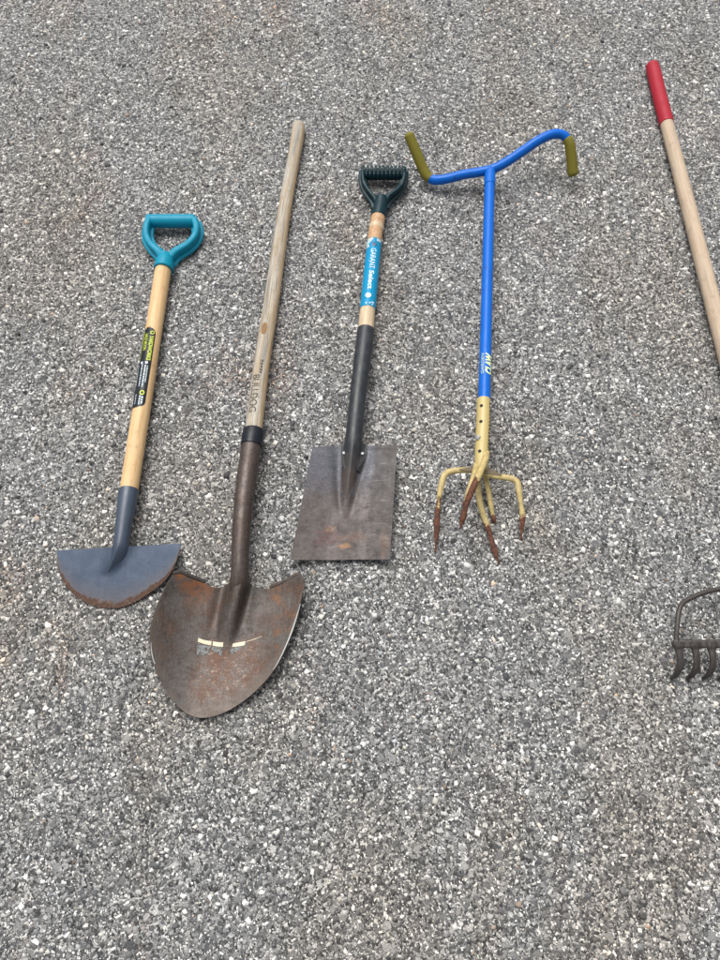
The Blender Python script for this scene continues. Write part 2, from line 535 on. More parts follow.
def tube(mb, ax, nseg=24, c0=('flat', 0), c1=('flat', 0), flat=1.0, sup=1.0, rscale=None, hgt=None, uvnorm=False):
    """sweep; flat scales the up radius, hgt sets it outright, sup<1 squares the section"""
    rings, ls = [], []
    n = len(ax.p)

    def ring(i, shift, k):
        r = ax.r[i] * k * (rscale(i / (n - 1)) if rscale else 1)
        h = (hgt * k) if hgt else r * flat
        o = []
        for j in range(nseg):
            th = 2 * math.pi * (j / nseg) + math.pi      # seam underneath
            sn, cs = math.sin(th), math.cos(th)
            e = sup(i / (n - 1)) if callable(sup) else sup
            if e != 1:
                sn = math.copysign(abs(sn) ** e, sn)
                cs = math.copysign(abs(cs) ** e, cs)
            o.append(ax.p[i] + ax.t[i] * shift + r * sn * ax.side[i] + h * cs * ax.top[i])
        return o

    def cap(kind, depth, i, sgn):
        res = []
        if kind == 'round':
            for a in np.linspace(90, 12, 7):
                res.append((ring(i, sgn * depth * math.cos(R(a)) if a < 90 else 0, math.sin(R(a))), sgn * depth * math.cos(R(a))))
        elif kind == 'flat':
            b = min(.0012, ax.r[i] * .2)
            res = [(ring(i, 0, 1 - 0), 0), (ring(i, sgn * b, 1 - b / ax.r[i]), sgn * b)]
        return res
    body = [(ring(i, 0, 1), ax.len[i]) for i in range(n)]
    a = cap(c0[0], c0[1], 0, -1)[1:][::-1]
    b = cap(c1[0], c1[1], n - 1, 1)[1:]
    seq = [(r_, l) for r_, l in a] + body + [(r_, ax.len[-1] + l) for r_, l in b]
    V = [p for r_, _ in seq for p in r_]
    L = ax.len[-1] if uvnorm else 1.0
    F, U = [], []
    for i in range(len(seq) - 1):
        for j in range(nseg):
            j2 = (j + 1) % nseg
            F.append([i * nseg + j, i * nseg + j2, (i + 1) * nseg + j2, (i + 1) * nseg + j])
            l0, l1 = seq[i][1] / L, seq[i + 1][1] / L
            U.append([(j / nseg, l0), ((j + 1) / nseg, l0), ((j + 1) / nseg, l1), (j / nseg, l1)])
    F.append(list(range(nseg))[::-1])
    U.append([(j / nseg, seq[0][1] / L) for j in range(nseg)])
    k = (len(seq) - 1) * nseg
    F.append([k + j for j in range(nseg)])
    U.append([(j / nseg, seq[-1][1] / L) for j in range(nseg)])
    # outward orientation
    c = np.mean(V, axis=0)
    p0, p1, p2 = (np.array(V[q]) for q in F[len(a) * nseg][:3])
    ctr = np.mean(seq[len(a)][0], axis=0)
    if np.dot(np.cross(p1 - p0, p2 - p0), p0 - ctr) < 0:
        F = [f[::-1] for f in F]
        U = [u[::-1] for u in U]
    mb.add(V, F, U)
    return mb


def patch(mb, ax, l0, l1, th0, th1, off=.0004, nl=24, nt=14, edge=None):
    """sheet lying on a shaft; edge(x) -> (k0, k1) trims the sides, x in 0..1 along"""
    V, F, U = [], [], []
    for i in range(nl + 1):
        x = i / nl
        a, b = (th0, th1) if edge is None else edge(x)
        for j in range(nt + 1):
            y = j / nt
            V.append(ax.surf(l0 + (l1 - l0) * x, a + (b - a) * y, off))
    for i in range(nl):
        for j in range(nt):
            q = i * (nt + 1) + j
            F.append([q, q + 1, q + nt + 2, q + nt + 1])
            U.append([(j / nt, i / nl), ((j + 1) / nt, i / nl), ((j + 1) / nt, (i + 1) / nl), (j / nt, (i + 1) / nl)])
    p0, p1, p2 = (np.array(V[q]) for q in F[len(F) // 2][:3])
    if np.cross(p1 - p0, p2 - p0)[2] < 0:
        F = [f[::-1] for f in F]
        U = [u[::-1] for u in U]
    mb.add(V, F, U)
    return mb


def text_tris(s, bold=0.0, shear=0.0):
    cu = bpy.data.curves.new('txt', 'FONT')
    cu.body = s
    cu.size = 1.0
    cu.offset = bold
    cu.shear = shear
    o = bpy.data.objects.new('txt', cu)
    COL.objects.link(o)
    dg = bpy.context.evaluated_depsgraph_get()
    me = o.evaluated_get(dg).to_mesh()
    v = np.array([tuple(q.co) for q in me.vertices])
    f = [list(p.vertices) for p in me.polygons]
    o.evaluated_get(dg).to_mesh_clear()
    bpy.data.objects.remove(o)
    bpy.data.curves.remove(cu)
    # cut into bands so the letters can bend round the shaft
    bm = bmesh.new()
    bv = [bm.verts.new((*q, 0)) for q in v[:, :2]]
    for q in f:
        try:
            bm.faces.new([bv[i] for i in q])
        except ValueError:
            pass
    y0, y1 = v[:, 1].min(), v[:, 1].max()
    for k in range(1, 10):
        bmesh.ops.bisect_plane(bm, geom=bm.verts[:] + bm.edges[:] + bm.faces[:], plane_co=(0, y0 + (y1 - y0) * k / 10, 0), plane_no=(0, 1, 0))
    bm.verts.index_update()
    v = np.array([tuple(q.co) for q in bm.verts])
    f = [[q.index for q in p.verts] for p in bm.faces]
    bm.free()
    v = v[:, :2]
    lo, hi = v.min(0), v.max(0)
    return (v - lo) / (hi - lo), f


def text_on(mb, ax, s, l0, l1, th0, th1, off=.0009, bold=0.0, shear=0.0):
    """text along the shaft from l0 (first letter) to l1; letters stand from th0 (foot) to th1 (head)"""
    v, f = text_tris(s, bold, shear)
    V = [ax.surf(l0 + (l1 - l0) * x, th0 + (th1 - th0) * y, off) for x, y in v]
    if (l1 - l0) * (th1 - th0) < 0:
        f = [q[::-1] for q in f]
    mb.add(V, f, [[(0, 0)] * len(q) for q in f])
    return mb


def grid(mb, top, bot, zf, nu=48, nv=32, thick=.0022):
    T, B = catmull(top, nu + 1), catmull(bot, nu + 1)
    V = np.zeros((nv + 1, nu + 1, 3))
    for i in range(nv + 1):
        t = i / nv
        for j in range(nu + 1):
            u, v = T[j] * (1 - t) + B[j] * t
            V[i, j] = at(u, v, zf(u, v, 2 * j / nu - 1, t))
    gu = np.gradient(V, axis=1)
    gv = np.gradient(V, axis=0)
    N = np.cross(gv, gu)
    N /= np.maximum(np.linalg.norm(N, axis=2), 1e-12)[..., None]
    N[N[..., 2] < 0] *= -1
    W = V - N * thick
    m = nu + 1
    idx = lambda i, j: i * m + j
    off = (nv + 1) * m
    F, U = [], []
    uv = lambda i, j: (j / nu, i / nv)
    for i in range(nv):
        for j in range(nu):
            F.append([idx(i, j), idx(i + 1, j), idx(i + 1, j + 1), idx(i, j + 1)])
            U.append([uv(i, j), uv(i + 1, j), uv(i + 1, j + 1), uv(i, j + 1)])
            F.append([off + idx(i, j), off + idx(i, j + 1), off + idx(i + 1, j + 1), off + idx(i + 1, j)])
            U.append([uv(i, j), uv(i, j + 1), uv(i + 1, j + 1), uv(i + 1, j)])
    loop = [(0, j) for j in range(nu)] + [(i, nu) for i in range(nv)] + [(nv, j) for j in range(nu, 0, -1)] + [(i, 0) for i in range(nv, 0, -1)]
    for a, b in zip(loop, loop[1:] + loop[:1]):
        F.append([idx(*a), idx(*b), off + idx(*b), off + idx(*a)])
        U.append([uv(*a), uv(*b), uv(*b), uv(*a)])
    mb.add(np.concatenate([V.reshape(-1, 3), W.reshape(-1, 3)]), F, U)
    return V


def sheet_on(mb, pts, zf, thick=.0004):
    """thin flake: outline in survey px laid at height zf"""
    top = [at(u, v, zf(u, v) + thick) for u, v in pts]
    n = len(pts)
    low = [p - np.array([0, 0, thick]) for p in top]
    F = [list(range(n)), [n + i for i in range(n)][::-1]] + [[i, n + i, n + (i + 1) % n, (i + 1) % n] for i in range(n)]
    a = np.array(top)
    if np.cross(a[1] - a[0], a[2] - a[0])[2] < 0:
        F = [f[::-1] for f in F]
    mb.add(top + low, F, [[(0, 0)] * len(f) for f in F])
    return mb


def disc(mb, c, nrm, r, h, n=16, dome=.4):
    nrm = np.asarray(nrm, float)
    nrm /= np.linalg.norm(nrm)
    a = np.cross(nrm, [0, 1.0, .1])
    a /= np.linalg.norm(a)
    b = np.cross(nrm, a)
    V, F = [], []
    prof = [(r, 0), (r, h * (1 - dome)), (r * .8, h * .92), (r * .35, h)]
    for rr, hh in prof:
        for j in range(n):
            th = 2 * math.pi * j / n
            V.append(c + nrm * hh + rr * (math.cos(th) * a + math.sin(th) * b))
    for i in range(len(prof) - 1):
        for j in range(n):
            F.append([i * n + j, i * n + (j + 1) % n, (i + 1) * n + (j + 1) % n, (i + 1) * n + j])
    F.append([(len(prof) - 1) * n + j for j in range(n)])
    F.append(list(range(n))[::-1])
    mb.add(V, F, [[(0, 0)] * len(f) for f in F])
    return mb


def sstep(a, b, x):
    t = min(1, max(0, (x - a) / (b - a)))
    return t * t * (3 - 2 * t)


# ------------------------------------------------------------------ ground
M_asph = mat_asphalt()
me = bpy.data.meshes.new('asphalt_ground')
GS = 60.0
nn = 40
vs = [((i / nn - .5) * 2 * GS, (j / nn - .5) * 2 * GS, 0) for j in range(nn + 1) for i in range(nn + 1)]
fs = [[j * (nn + 1) + i, j * (nn + 1) + i + 1, (j + 1) * (nn + 1) + i + 1, (j + 1) * (nn + 1) + i] for j in range(nn) for i in range(nn)]
me.from_pydata(vs, [], fs)
me.materials.append(M_asph)
ground = bpy.data.objects.new('asphalt_ground', me)
COL.objects.link(ground)
tag(ground, kind='structure', label='weathered grey asphalt with exposed stone under all the tools')


def chips(n, x0, x1, y0, y1):
    """angular stone chips bedded in the asphalt, one mesh"""
    cube = np.array([[-1, -1, -1], [1, -1, -1], [1, 1, -1], [-1, 1, -1], [-1, -1, 1], [1, -1, 1], [1, 1, 1], [-1, 1, 1]], float)
    v = np.repeat(cube[None], n, 0)
    v += rng.uniform(-.55, .55, v.shape)
    v[:, 4:, :2] *= rng.uniform(.55, .95, (n, 1, 1))
    size = np.clip(rng.lognormal(math.log(.00155), .45, n), .0008, .0062)       # half length
    k = rng.random(n) < .085                                                    # a few coarse stones
    size = np.where(k, rng.uniform(.0024, .0050, n), size)
    asp = np.where(k, rng.uniform(.5, .95, n), rng.uniform(.28, .92, n))
    hgt = np.clip(size * rng.uniform(.35, .7, n), .0006, .0026)
    v *= np.stack([size, size * asp, hgt], 1)[:, None, :]
    ty, tp = rng.normal(0, .16, n), rng.normal(0, .16, n)
    v[..., 2] += v[..., 0] * ty[:, None] + v[..., 1] * tp[:, None]
    a = rng.uniform(0, 2 * math.pi, n)
    c, s = np.cos(a)[:, None], np.sin(a)[:, None]
    x = v[..., 0] * c - v[..., 1] * s
    y = v[..., 0] * s + v[..., 1] * c
    v[..., 0] = x + rng.uniform(x0, x1, n)[:, None]
    v[..., 1] = y + rng.uniform(y0, y1, n)[:, None]
    v[..., 2] += (hgt * rng.uniform(-.45, .35, n))[:, None]
    quad = np.array([[4, 5, 6, 7], [0, 1, 5, 4], [1, 2, 6, 5], [2, 3, 7, 6], [3, 0, 4, 7]])
    f = (quad[None] + (np.arange(n) * 8)[:, None, None]).reshape(-1, 4)
    me = bpy.data.meshes.new('loose_gravel')
    me.vertices.add(n * 8)
    me.vertices.foreach_set('co', v.astype('f').ravel())
    me.loops.add(f.size)
    me.loops.foreach_set('vertex_index', f.astype('i').ravel())
    me.polygons.add(len(f))
    me.polygons.foreach_set('loop_start', np.arange(0, f.size, 4, dtype='i'))
    me.update(calc_edges=True)
    me.validate()
    me.materials.append(mat_chips())
    o = bpy.data.objects.new('loose_gravel', me)
    COL.objects.link(o)
    tag(o, 'pale, grey and dark stone chips bedded all over the asphalt', 'gravel', kind='stuff')


chips(170000, -1.75, 1.75, -.85, 2.15)

# ------------------------------------------------------------------ shared materials
M_black_letter = mat_flat('dark_print', (.03, .03, .032), .6)

# ================================================================== 1. half-moon edger
E = thing('half_moon_edger', 'edging tool with a teal D grip, pale wooden shaft and blue-grey half-moon blade', 'edger', at(128, 491, 0))
m_teal = mat_plastic('teal_plastic', (.001, .215, .325), .40, .4)
m_ewood = mat_wood('pale_ash_wood', (.66, .455, .245), (.55, .365, .18), (.42, .265, .125), spots=[(.19, .47, .012, .03, (.38, .25, .13))])
m_esteel = mat_paint_steel('blue_grey_socket_paint', (.040, .056, .084), .36, .12)

mb = MB()
for keys in ([(148.4, 216.8, .041, 7), (145.6, 225, .040, 7), (146, 234, .036, 7), (150.5, 242.5, .034, 7), (158, 249.5, .033, 8), (163, 257, .032, 9)],
             [(193.6, 216.8, .041, 7), (195.8, 225, .040, 7), (194, 233.5, .036, 7), (186.5, 242, .034, 7), (174, 249.5, .033, 8), (166.5, 257, .032, 9)]):
    tube(mb, Axis(keys, 30, drop=.0145), 20, ('round', .004), ('flat', 0), sup=.55, hgt=.0155)
    tube(mb, Axis(keys, 30, drop=.022), 16, ('round', .004), ('flat', 0), sup=.6, hgt=.005, rscale=lambda x: 1.75)
# moulded rim: thin bead along the top of each arm
d_grip = mb.build('d_grip', m_teal, E)
mb = MB()
tube(mb, Axis([(147.5, 221, .026, 13), (170.8, 221.2, .026, 13.4), (194.6, 221, .026, 13)], 20), 28, ('flat', 0), ('flat', 0))
mb.build('grip_bar', m_teal, d_grip)
mb = MB()
sock = Axis([(165.4, 256.5, .024, 13), (165, 261, .024, 17.2), (163.8, 268, .022, 19.5), (163.5, 269.5, .022, 19.3)], 16)
tube(mb, sock, 28, ('round', .010), ('flat', 0))
mb.build('grip_socket', m_teal, d_grip)
mb = MB()
disc(mb, sock.surf(.003, -.12, -.0004), (0, -.1, 1), .0048, .0016)
mb.build('rivet', m_teal, d_grip)

eshaft = Axis([(163.7, 266, .021, 15.8), (155, 322, .022, 16.4), (142, 406, .025, 17.6), (128.6, 493, .030, 18.2)], 60)
tube(MB(), eshaft)
mb = MB()
tube(mb, eshaft, 32)
mb.build('handle', m_ewood, E)
mb = MB()
esock = Axis([(128.9, 490, .030, 19.4), (127, 503, .031, 19), (124, 522, .032, 16.5), (121.6, 539, .031, 15.5), (120, 549, .028, 17), (116, 559, .0235, 14), (109.5, 571, .0165, 6)], 50)
tube(mb, esock, 32, ('flat', 0), ('round', .002), sup=lambda x: 1 + .75 * sstep(.45, .8, x))
mb.build('socket', m_esteel, E)


def ez(u, v, s, t):
    z = .005 + .022 * (608 - v) / 62.0
    # pressed rib under the socket
    k = (v - 545) / 28.0
    if -.3 < k < 1.15:
        uc = 121 - 13 * max(0, k)
        d = (u - uc) / (11 - 5 * max(0, k))
        z += .008 * math.exp(-d * d) * (1 - sstep(.55, 1.15, k))
    return z


topk = [(56.8 + i * 11.23, 550.4 - .62 * i) for i in range(12)]
botk = [(57, 555), (58.5, 570), (63.6, 581.6), (73.3, 594), (87, 603), (102.5, 607.4), (120, 607.6), (135.6, 601.5), (151, 592), (164.8, 580.6), (174.5, 566), (180.2, 548)]
mb = MB()
grid(mb, topk, botk, ez, 72, 36, .0026)
mb.build('blade', mat_edger_blade(), E, label='blue-grey half-moon blade with a rusty cutting edge')


def lmark(ax, v):
    """length along a shaft at survey row v"""
    best = min(range(len(ax.p)), key=lambda i: 0)
    rows = []
    for p in ax.p:
        d = p - np.array([0, 0, CAM_H])
        rows.append(480 - FPX * float(np.dot(d, UP) / np.dot(d, FW)))
    return float(np.interp(v, rows, ax.len))


def elabel_edge(x):
    a, b = -1.65, .62
    if x < .10:
        k = math.sqrt(max(0, 1 - ((.10 - x) / .10) ** 2))
        c = -.45
        a, b = c + (a - c) * (.3 + .7 * k) if k > 0 else c, c + (b - c) * k
    if x > .93:
        k = math.sqrt(max(0, 1 - ((x - .93) / .07) ** 2))
        b = -.2 + (b + .2) * k
    return a, b


l0, l1 = lmark(eshaft, 331.5), lmark(eshaft, 411.5)
mb = MB()
patch(mb, eshaft, l0, l1, 0, 0, .0005, 60, 18, elabel_edge)
st = mb.build('label_sticker', mat_sticker('black_sticker', (.012, .015, .018), (.05, .055, .06), .2, .32), E)
LL = l1 - l0
m_lime = mat_flat('lime_print', (.50, .58, .04), .5, wear=.15)
m_wprint = mat_flat('white_print', (.45, .52, .56), .5, wear=.3)
mb = MB()
text_on(mb, eshaft, 'YARDWORKS', l0 + .115 * LL, l0 + .43 * LL, .02, .48, bold=.03)
text_on(mb, eshaft, 'O', l0 + .055 * LL, l0 + .10 * LL, .0, .48, bold=.03)
text_on(mb, eshaft, 'HALF MOON', l0 + .09 * LL, l0 + .30 * LL, -.62, -.2, bold=.012)
text_on(mb, eshaft, 'EDGER', l0 + .05 * LL, l0 + .22 * LL, -1.25, -.78, bold=.012)
text_on(mb, eshaft, 'COUPE-BORDURE', l0 + .23 * LL, l0 + .42 * LL, -1.2, -.85)
mb.build('lettering', m_lime, st, smooth=False)
mb = MB()
text_on(mb, eshaft, 'O', l0 + .80 * LL, l0 + .855 * LL, -.15, .38, bold=.03)
mb.build('logo', m_lime, st, smooth=False)
mb = MB()
for (a, b, t0, t1) in ((.49, .76, -.05, .1), (.47, .75, -.42, -.28), (.5, .70, .22, .33), (.48, .74, -.95, -.84), (.86, .97, -.12, .02), (.87, .965, .12, .3), (.84, .96, -.6, -.5)):
    # rows of small print, broken up word by word
    x = a
    while x < b:
        w = random.uniform(.012, .035)
        patch(mb, eshaft, l0 + x * LL, l0 + min(b, x + w) * LL, t0, t1, .0009, 2, 2)
        x += w + .007
for (a, t0) in ((.445, -.05), (.445, -.62)):
    patch(mb, eshaft, l0 + a * LL, l0 + (a + .028) * LL, t0, t0 + .3, .0010, 3, 3)
mb.build('small_print', m_wprint, st, smooth=False)

# ================================================================== 2. round-point shovel
S = thing('round_point_shovel', 'long rusty round-point shovel with a weathered straight wooden shaft', 'shovel', at(250, 440, 0))
m_srust = mat_rusty('rusty_shovel_steel', (.078, .072, .066), (.064, .041, .030), (.17, .068, .028), .6, .45, .35, .5, .2, True)
m_ssock = mat_rusty('brown_socket_steel', (.078, .062, .054), (.066, .046, .037), (.12, .055, .03), .5, .2, .4, .42)
sshaft = Axis([(298.4, 125.5, .016, 12.2), (297.4, 137, .016, 13.3), (293, 162, .017, 12.6), (283, 220, .018, 13.6), (272, 298, .022, 15.2), (262, 362, .026, 16.2), (252.5, 440, .032, 17.4)], 80)
m_swood = mat_wood('weathered_grey_wood', (.46, .365, .245), (.33, .255, .17), (.26, .185, .11), grey=(.43, .405, .355), weather=.95, warm=(.50, .35, .19),
                   spots=[(lmark(sshaft, 333), .47, .017, .065, (.27, .155, .07))])
mb = MB()
tube(mb, sshaft, 32, ('round', .004))
mb.build('handle', m_swood, S)
mb = MB()
tube(mb, Axis([(253.6, 431, .031, 21.5), (252.9, 437, .032, 22.3), (251.4, 446, .033, 21.8)], 10), 30)
mb.build('collar', mat_plastic('black_collar', (.010, .013, .018), .32, .3), S)
ssock = Axis([(251.8, 443, .033, 19.5), (249.2, 460, .036, 20), (245, 490, .042, 19.6), (242, 522, .044, 18.6), (240.3, 550, .040, 17.8), (239.7, 572, .033, 17.8), (238.3, 584, .026, 17.6), (235.5, 598, .013, 14), (232.5, 612, .003, 8)], 60)
mb = MB()
tube(mb, ssock, 30)
mb.build('socket', m_ssock, S)


def sz(u, v, s=0, t=0):
    uc = 240.5 + (v - 575) * (-33.0 / 140)
    q = (u - uc) / 75.0
    w = (v - 575) / 140.0
    z = .007 + .040 * abs(q) ** 2.1 + .006 * max(0, w) ** 2
    z += .010 * (1 - sstep(-.05, .18, w)) * min(1, abs(q) * 1.6)
    hr = .036 * (1 - sstep(-.02, .66, w)) ** 1.1
    d = (u - uc) / (9.5 - 3 * max(0, w))
    z += hr * math.exp(-abs(d) ** 3)
    z -= .004 * (1 - sstep(.2, .6, w)) * math.exp(-((abs(u - uc) - 15) / 6.0) ** 2)
    return z


T = [(175, 573.5), (181, 574), (190, 578), (203.7, 583.2), (218, 588), (229, 583), (234, 581), (238, 580), (243, 580.5), (248.6, 582), (256, 587), (270, 588.3), (285, 582), (300.4, 573.8)]
B = [(170, 579), (164, 590), (155.4, 610), (150.2, 634), (152.3, 660), (165.2, 689.5), (178.6, 706.8), (192, 716), (209, 717.2), (231, 709), (256.5, 690), (277, 665), (292.5, 630), (304.9, 583)]
mb = MB()
grid(mb, T, B, sz, 110, 70, .0022)
mb.build('blade', m_srust, S)
m_srust2 = mat_rusty('rusty_step_steel', (.082, .073, .067), (.074, .048, .036), (.17, .068, .028), .6, .4, .3, .5)
m_lip = mat_rusty('dark_step_steel', (.05, .045, .042), (.045, .033, .028), (.12, .05, .025), .5, .3, .3, .5)
for keys in ([(174, 573.2), (181, 572.4), (191, 576.2), (205, 582)], [(270.5, 587.4), (285, 581), (299.5, 573.2)]):
    mb = MB()
    tube(mb, Axis([(u, v, sz(u, v) - .003, 4.4) for u, v in keys], 20), 14, ('round', .002), ('round', .002))
    mb.build('foot_step', m_lip if keys[0][0] < 200 else m_srust2, S)
# worn bright rim on both cutting sides
m_rim = mat_flat('bright_worn_steel', (.62, .62, .60), .35, .6, .25)
for keys in ([(300.4, 604), (296.3, 618), (292.0, 631), (284.7, 649), (276.5, 665.2), (271.4, 671.6)], [(150.9, 638), (151.0, 647), (152.5, 657), (154.8, 664)]):
    mb = MB()
    tube(mb, Axis([(u, v, sz(u, v) - .0006, w) for (u, v), w in zip(keys, [.4, 1.1, 1.5, 1.4, 1.0, .4])], 24), 8)
    mb.build('worn_rim', m_rim, S)
# remains of a paper sticker
zst = lambda u, v: sz(u, v) + .0006
m_cream = mat_sticker('cream_paper', (.64, .57, .42), (.12, .085, .06), .55, .6, 260)
m_grey = mat_sticker('grey_print_paper', (.19, .20, .20), (.05, .036, .028), 1.35, .6, 300)


def strip(top, bot, nm, mt, par):
    mb = MB()
    Tn, Bn = catmull(top, 9), catmull(bot, 9)
    V, F = [], []
    for i in range(9):
        for t in (0, .5, 1):
            u, v = Tn[i] * (1 - t) + Bn[i] * t
            V.append(at(u, v, zst(u, v)))
    for i in range(8):
        for k in range(2):
            F.append([i * 3 + k, i * 3 + k + 1, i * 3 + k + 4, i * 3 + k + 3])
    mb.add(V, F, [[(0, 0)] * 4 for _ in F])
    return mb.build(nm, mt, par)


pst = strip([(198.5, 638), (205, 640.2), (211.5, 641.2)], [(197.8, 641.8), (204.5, 644), (211.2, 645.2)], 'torn_sticker', m_cream, S)
strip([(213, 641.4), (218, 642.2), (223.3, 642.3)], [(212.7, 645.6), (218, 646.6), (223, 646.8)], 'sticker_scrap', m_cream, pst)
strip([(233, 643.4), (239, 642.4), (245.5, 641.2)], [(232, 646.8), (238, 646.4), (244.5, 645.2)], 'sticker_scrap', m_cream, pst)
strip([(246.5, 641.3), (254, 639), (262, 636)], [(246.3, 641.9), (254.1, 639.5), (262.1, 636.3)], 'sticker_scrap', m_cream, pst)
strip([(197.6, 642.4), (204, 644.8), (211, 646)], [(196.8, 654.5), (203, 655.5), (209, 652)], 'sticker_scrap', m_grey, pst)
strip([(212.3, 646.5), (217, 647.2), (222.8, 647.5)], [(211.5, 651), (217, 652.5), (222, 657)], 'sticker_scrap', m_grey, pst)
strip([(230.5, 647.6), (236, 647.2), (243.5, 646)], [(229, 652.5), (233, 653.5), (238, 650.5)], 'sticker_scrap', m_grey, pst)
# faded stencil on the shaft
mb = MB()
sl0, sl1 = lmark(sshaft, 379), lmark(sshaft, 416)
text_on(mb, sshaft, 'BULLDOG', sl0, sl1, -.75, .18, off=.0004, bold=.012)
d0 = lmark(sshaft, 420)
for i in range(2):
    pass
mb.build('stencil_lettering', mat_sticker('faded_black_print', (.085, .077, .065), (.32, .29, .24), .75, .7), S, smooth=False)
mb = MB()
for (a, b, t0, t1) in ((364, 366.5, .05, .35), (367.2, 369, .0, .36), (369.8, 372.4, .08, .30), (373.2, 375, .02, .34), (375.6, 377.4, .05, .32)):
    patch(mb, sshaft, lmark(sshaft, a), lmark(sshaft, b), t0, t1, .0004, 2, 2)
mb.build('stencil_lettering', bpy.data.materials['faded_black_print'], S, smooth=False)

# ================================================================== 3. square spade
D = thing('square_spade', 'short square-bladed spade with a ribbed dark green D grip and blue shaft sticker', 'spade', at(366, 331, 0))
m_dgreen = mat_plastic('dark_green_plastic', (.0015, .021, .029), .34, .3)
m_dwood = mat_wood('bare_spade_wood', (.58, .475, .335), (.46, .35, .22), (.42, .31, .19))
m_dwood2 = mat_wood('scuffed_orange_wood', (.50, .30, .16), (.33, .18, .085), (.52, .40, .28))
m_dsteel = mat_rusty('black_painted_socket', (.022, .025, .028), (.024, .022, .021), (.07, .04, .026), .4, .1, .25, .38)
m_dsock = mat_spade_socket()
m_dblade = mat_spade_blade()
m_unused = ('brown_grey_spade_steel', (.098, .088, .090), (.086, .070, .066), (.17, .085, .045), .5, .12, .35, .5)
mb = MB()
for keys in ([(363.2, 166.3, .040, 4.4), (362.7, 174, .039, 4.2), (364.3, 182, .036, 4), (369, 189.5, .036, 4.2), (374.5, 196, .035, 5), (377.5, 202, .033, 6)],
             [(404.4, 166.3, .040, 4.4), (404.4, 174, .039, 4.2), (402, 182, .036, 4), (396.5, 188.5, .036, 4.2), (388.5, 194.5, .035, 5), (384, 202, .033, 6)]):
    ax = Axis(keys, 30, drop=.016)
    tube(mb, ax, 20, sup=.5, hgt=.0165)
    # outward flange at mid height
    tube(mb, Axis(keys, 30, drop=.017), 14, sup=.6, hgt=.0035, rscale=lambda x: 2.1)
dg = mb.build('d_grip', m_dgreen, D)
mb = MB()
bar = Axis([(362.6, 173, .026, 12.5), (383.6, 173, .026, 12.5), (404.6, 173, .026, 12.5)], 20)
tube(mb, bar, 26, rscale=lambda x: .66)
tube(mb, Axis([(362.8, 175.6, .024, 8.6), (404.4, 175.6, .024, 8.6)], 12), 22)
Lb = bar.len[-1]
for i in range(11):
    x = .03 * Lb + (Lb * .94) * i / 10
    p = [bar.at(x - .0016), bar.at(x + .0016)]
    ax = Axis(None, 4, world=[(*p[0][0], p[0][3] * 1.12), (*p[1][0], p[1][3] * 1.12)])
    tube(mb, ax, 22)
mb.build('grip_bar', m_dgreen, dg)
dsock = Axis([(381.2, 198, .028, 12.5), (380.4, 206, .026, 13.8), (378.4, 216, .024, 15.4), (378.1, 217.5, .024, 15.2)], 16)
mb = MB()
tube(mb, dsock, 28, ('round', .005))
mb.build('grip_socket', m_dgreen, dg)
mb = MB()
disc(mb, dsock.surf(.017, -.1, -.0008), (0, 0, 1), .0022, .0012)
mb.build('rivet', M_black_letter, dg)

dk = [(378.8, 214, .024, 14.2), (376.3, 228, .024, 13.9), (374.3, 243, .025, 14.3), (367.8, 308, .028, 15.4), (365.6, 334, .030, 15.8)]
dshaft = Axis(dk, 60)
mb = MB()
tube(mb, dshaft, 30)
mb.build('handle', m_dwood, D)
mb = MB()
a0, a1, a2 = lmark(dshaft, 216), lmark(dshaft, 227.5), lmark(dshaft, 243.5)
patch(mb, dshaft, a0, a2, -1.9, 1.9, .0003, 30, 24)
mb.build('stained_wood', m_dwood2, D, label='orange-stained scuffed stretch of wood below the grip')
mb = MB()
wax = [dshaft.at(l) for l in np.linspace(lmark(dshaft, 225.2), lmark(dshaft, 230.5), 9)]
ax = Axis(None, 14, world=[(*w[0], w[3] + .0010 * math.sin(math.pi * i / 8)) for i, w in enumerate(wax)])
tube(mb, ax, 28)
mb.build('peeling_ring', m_dwood, D)
b0, b1 = lmark(dshaft, 242.5), lmark(dshaft, 310)
mb = MB()
patch(mb, dshaft, b0, b1, 0, 0, .0007, 60, 26, lambda x: (-1.75 + .22 * math.sin(9 * x) * (x > .25) + .1 * math.sin(23 * x), 1.8))
bs = mb.build('blue_sticker', mat_sticker('glossy_blue_sticker', (.002, .225, .42), (.40, .50, .52), .12, .28), D)
LB = b1 - b0
m_wl = mat_sticker('scuffed_white_print', (.66, .74, .78), (.06, .25, .42), .2, .4)
mb = MB()
text_on(mb, dshaft, 'GARANT', b0 + .17 * LB, b0 + .47 * LB, -.28, .42, .0012, .0)
text_on(mb, dshaft, 'Select', b0 + .50 * LB, b0 + .77 * LB, -.22, .40, .0012, .02)
disc(mb, dshaft.surf(b0 + .86 * LB, -.05, .0007), (0, 0, 1), .0066, .0007, 18)
for (x, y) in ((.94, .45), (.955, .15), (.94, .62), (.96, -.3), (.97, .5)):
    patch(mb, dshaft, b0 + x * LB, b0 + (x + .018) * LB, y, y + .16, .0012, 2, 2)
mb.build('lettering', m_wl, bs, smooth=False)
mb = MB()
disc(mb, dshaft.surf(b0 + .105 * LB, .05, .0006), (0, 0, 1), .0058, .0008, 18)
mb.build('logo', mat_flat('navy_print', (.012, .05, .13), .4), bs)
mb = MB()
patch(mb, dshaft, b0 + .004 * LB, b0 + .14 * LB, 0, 0, .0010, 14, 8, lambda x: (-1.2 + .2 * math.sin(11 * x), -.55 + .5 * math.sin(5 * x + .6) * (1 - x)))
patch(mb, dshaft, b0 + .01 * LB, b0 + .045 * LB, .35, 1.1, .0010, 5, 8)
mb.build('peeled_patch', mat_sticker('peeled_backing', (.45, .55, .56), (.1, .3, .4), .8, .6), bs)

